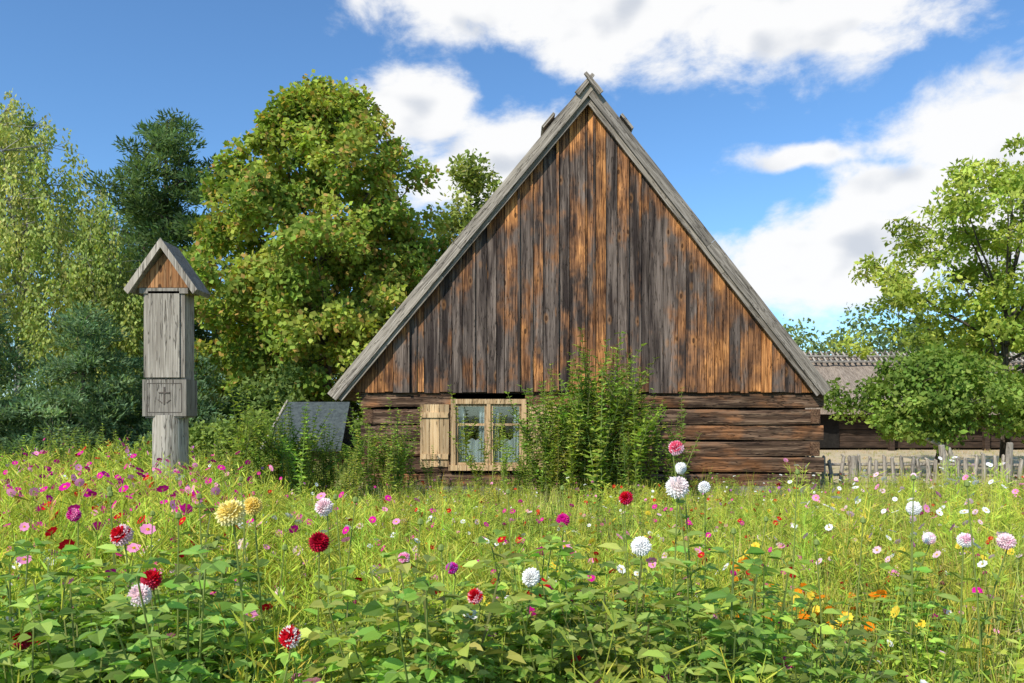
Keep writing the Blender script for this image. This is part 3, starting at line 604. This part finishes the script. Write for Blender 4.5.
shrub('leafy_shrub',-.5,13.6,.1,.2,3,1.8,2.2)
shrub('leafy_shrub',-2.3,13.6,.45,.3,20,1.2,2.1)
shrub('leafy_shrub',-3.1,12.2,.5,.4,34,1.1,1.7)
shrub('leafy_shrub',-4.0,12.8,.5,.3,24,1.3,2.1)
shrub('leafy_shrub',-6.0,12.5,1.3,.5,44,.9,1.5)
shrub('leafy_shrub',-8.5,13,1.2,.6,36,.9,1.5)
lg=MB(); n=1500; P=np.stack([rng.uniform(5.5,26,n),rng.uniform(16.6,33,n),np.zeros(n)],1); gp=[grass(.09,14,c) for c in((.52,.42,.22),(.40,.38,.14),(.56,.46,.26))]
idx=rng.integers(0,3,n)
for i in range(3): inst(lg,gp[i],P[idx==i],rng.uniform(.6,1.4,(idx==i).sum()))
n=1600; P=np.stack([rng.uniform(-20,-3.2,n),rng.uniform(15,24,n),np.zeros(n)],1); idx=rng.integers(0,3,n); gp=[grass(.5,18,c) for c in((.30,.37,.10),(.40,.44,.13),(.24,.31,.08))]
for i in range(3): inst(lg,gp[i],P[idx==i],rng.uniform(.6,1.4,(idx==i).sum()))
lg.build('lawn_grass',[LEAF])
# ---------------------------------------------------------------- light & sky
sd=Vector((-.46,-.66,.68)).normalized()
L=bpy.data.lights.new('sun','SUN'); L.energy=5.0; L.angle=R(.53); L.color=(1,.95,.87)
lo=bpy.data.objects.new('sun',L); sc.collection.objects.link(lo); lo.rotation_euler=sd.to_track_quat('Z','Y').to_euler(); lo.location=(-20,-20,30)
w=bpy.data.worlds.new('World'); sc.world=w; w.use_nodes=True; nt=w.node_tree; nt.nodes.clear()
try: w.cycles.sampling_method='MANUAL'; w.cycles.sample_map_resolution=512
except Exception as ex: print(ex)
sky=nd(nt,'ShaderNodeTexSky',sky_type='NISHITA'); sky.sun_disc=False; sky.sun_elevation=math.asin(sd.z); sky.sun_rotation=math.atan2(sd.x,sd.y)%(2*math.pi); sky.air_density=1.0; sky.dust_density=.4; sky.ozone_density=2.
skc=mix(nt,1,sky.outputs[0],(.74,1.05,1.30),'MULTIPLY')
bg=nd(nt,'ShaderNodeBackground'); nt.links.new(skc,bg.inputs[0]); bg.inputs[1].default_value=.145
dirv=nd(nt,'ShaderNodeTexCoord').outputs['Generated']
sp=nd(nt,'ShaderNodeSeparateXYZ'); nt.links.new(dirv,sp.inputs[0])
az=M(nt,'ARCTAN2',sp.outputs[0],sp.outputs[1]); el=M(nt,'ARCSINE',sp.outputs[2])
BL=[(-.06,.50,.17,.075,1),(.13,.475,.22,.09,1),(.36,.46,.2,.085,1),(.12,.59,.5,.11,1),
(-.12,.365,.11,.055,1),(-.02,.30,.15,.075,1),
(.335,.293,.08,.018,.7),(.56,.30,.15,.065,1),(.62,.25,.14,.07,1),(.46,.245,.10,.045,1),(.36,.175,.17,.075,1),(.52,.185,.18,.07,1),
(1.3,.4,.4,.15,1),(2.3,.5,.5,.15,1),(-1.2,.35,.35,.12,1)]
c=nd(nt,'ShaderNodeCombineXYZ'); si(nt,c,0,az); si(nt,c,1,el); v0=c.outputs[0]
vs=V(nt,'MULTIPLY',v0,(9,14,1))
n1=noise(nt,vs,1,7,.60,.2); n2=noise(nt,V(nt,'ADD',vs,(-.16,.40,0)),1,2,.5)
n3=noise(nt,vs,1,2,.5)
wv=nd(nt,'ShaderNodeTexNoise'); si(nt,wv,'Vector',V(nt,'MULTIPLY',v0,(7,10,1))); wv.inputs['Scale'].default_value=1; wv.inputs['Detail'].default_value=2
v=V(nt,'ADD',v0,V(nt,'MULTIPLY',V(nt,'SUBTRACT',wv.outputs['Color'],(.5,.5,.5)),(.10,.06,0)))
m=None
for a,e,ra,re,k in BL:
    l=V(nt,'LENGTH',V(nt,'MULTIPLY',V(nt,'SUBTRACT',v,(a,e,0)),(1/ra,1/re,0)))
    f=M(nt,'MULTIPLY_ADD',l,-k,k)
    m=f if m is None else M(nt,'SMOOTH_MAX',m,f,.15)
m=M(nt,'MINIMUM',m,.75); m=M(nt,'MAXIMUM',m,-1.2)
d0=M(nt,'ADD',M(nt,'MULTIPLY',m,1.0),M(nt,'MULTIPLY',M(nt,'SUBTRACT',n1,.5),1.8))
al=ss(nt,d0,-.10,.44)
rel=M(nt,'MULTIPLY',M(nt,'SUBTRACT',n2,n3),3.2)
shd=ss(nt,M(nt,'ADD',rel,M(nt,'MULTIPLY',d0,.6)),.38,1.15)
cc=mix(nt,shd,(1,1,1),(.66,.70,.77))
bc=nd(nt,'ShaderNodeBackground'); nt.links.new(cc,bc.inputs[0]); bc.inputs[1].default_value=1.0
mx=nd(nt,'ShaderNodeMixShader'); nt.links.new(M(nt,'MULTIPLY',al,.98),mx.inputs[0]); nt.links.new(bg.outputs[0],mx.inputs[1]); nt.links.new(bc.outputs[0],mx.inputs[2])
wo=nd(nt,'ShaderNodeOutputWorld'); nt.links.new(mx.outputs[0],wo.inputs[0])
# ---------------------------------------------------------------- camera
cam=bpy.data.cameras.new('camera'); cam.lens=28; cam.sensor_width=36; cam.shift_y=.0718; cam.clip_end=2000; cam.clip_start=.05
co_=bpy.data.objects.new('camera',cam); sc.collection.objects.link(co_); co_.location=(0,0,1.5); co_.rotation_euler=(R(90),0,0); sc.camera=co_
sc.view_settings.view_transform='Standard'; sc.view_settings.look='None'; sc.view_settings.exposure=0
print('faces',sum(len(o.data.polygons) for o in sc.objects if o.type=='MESH'))
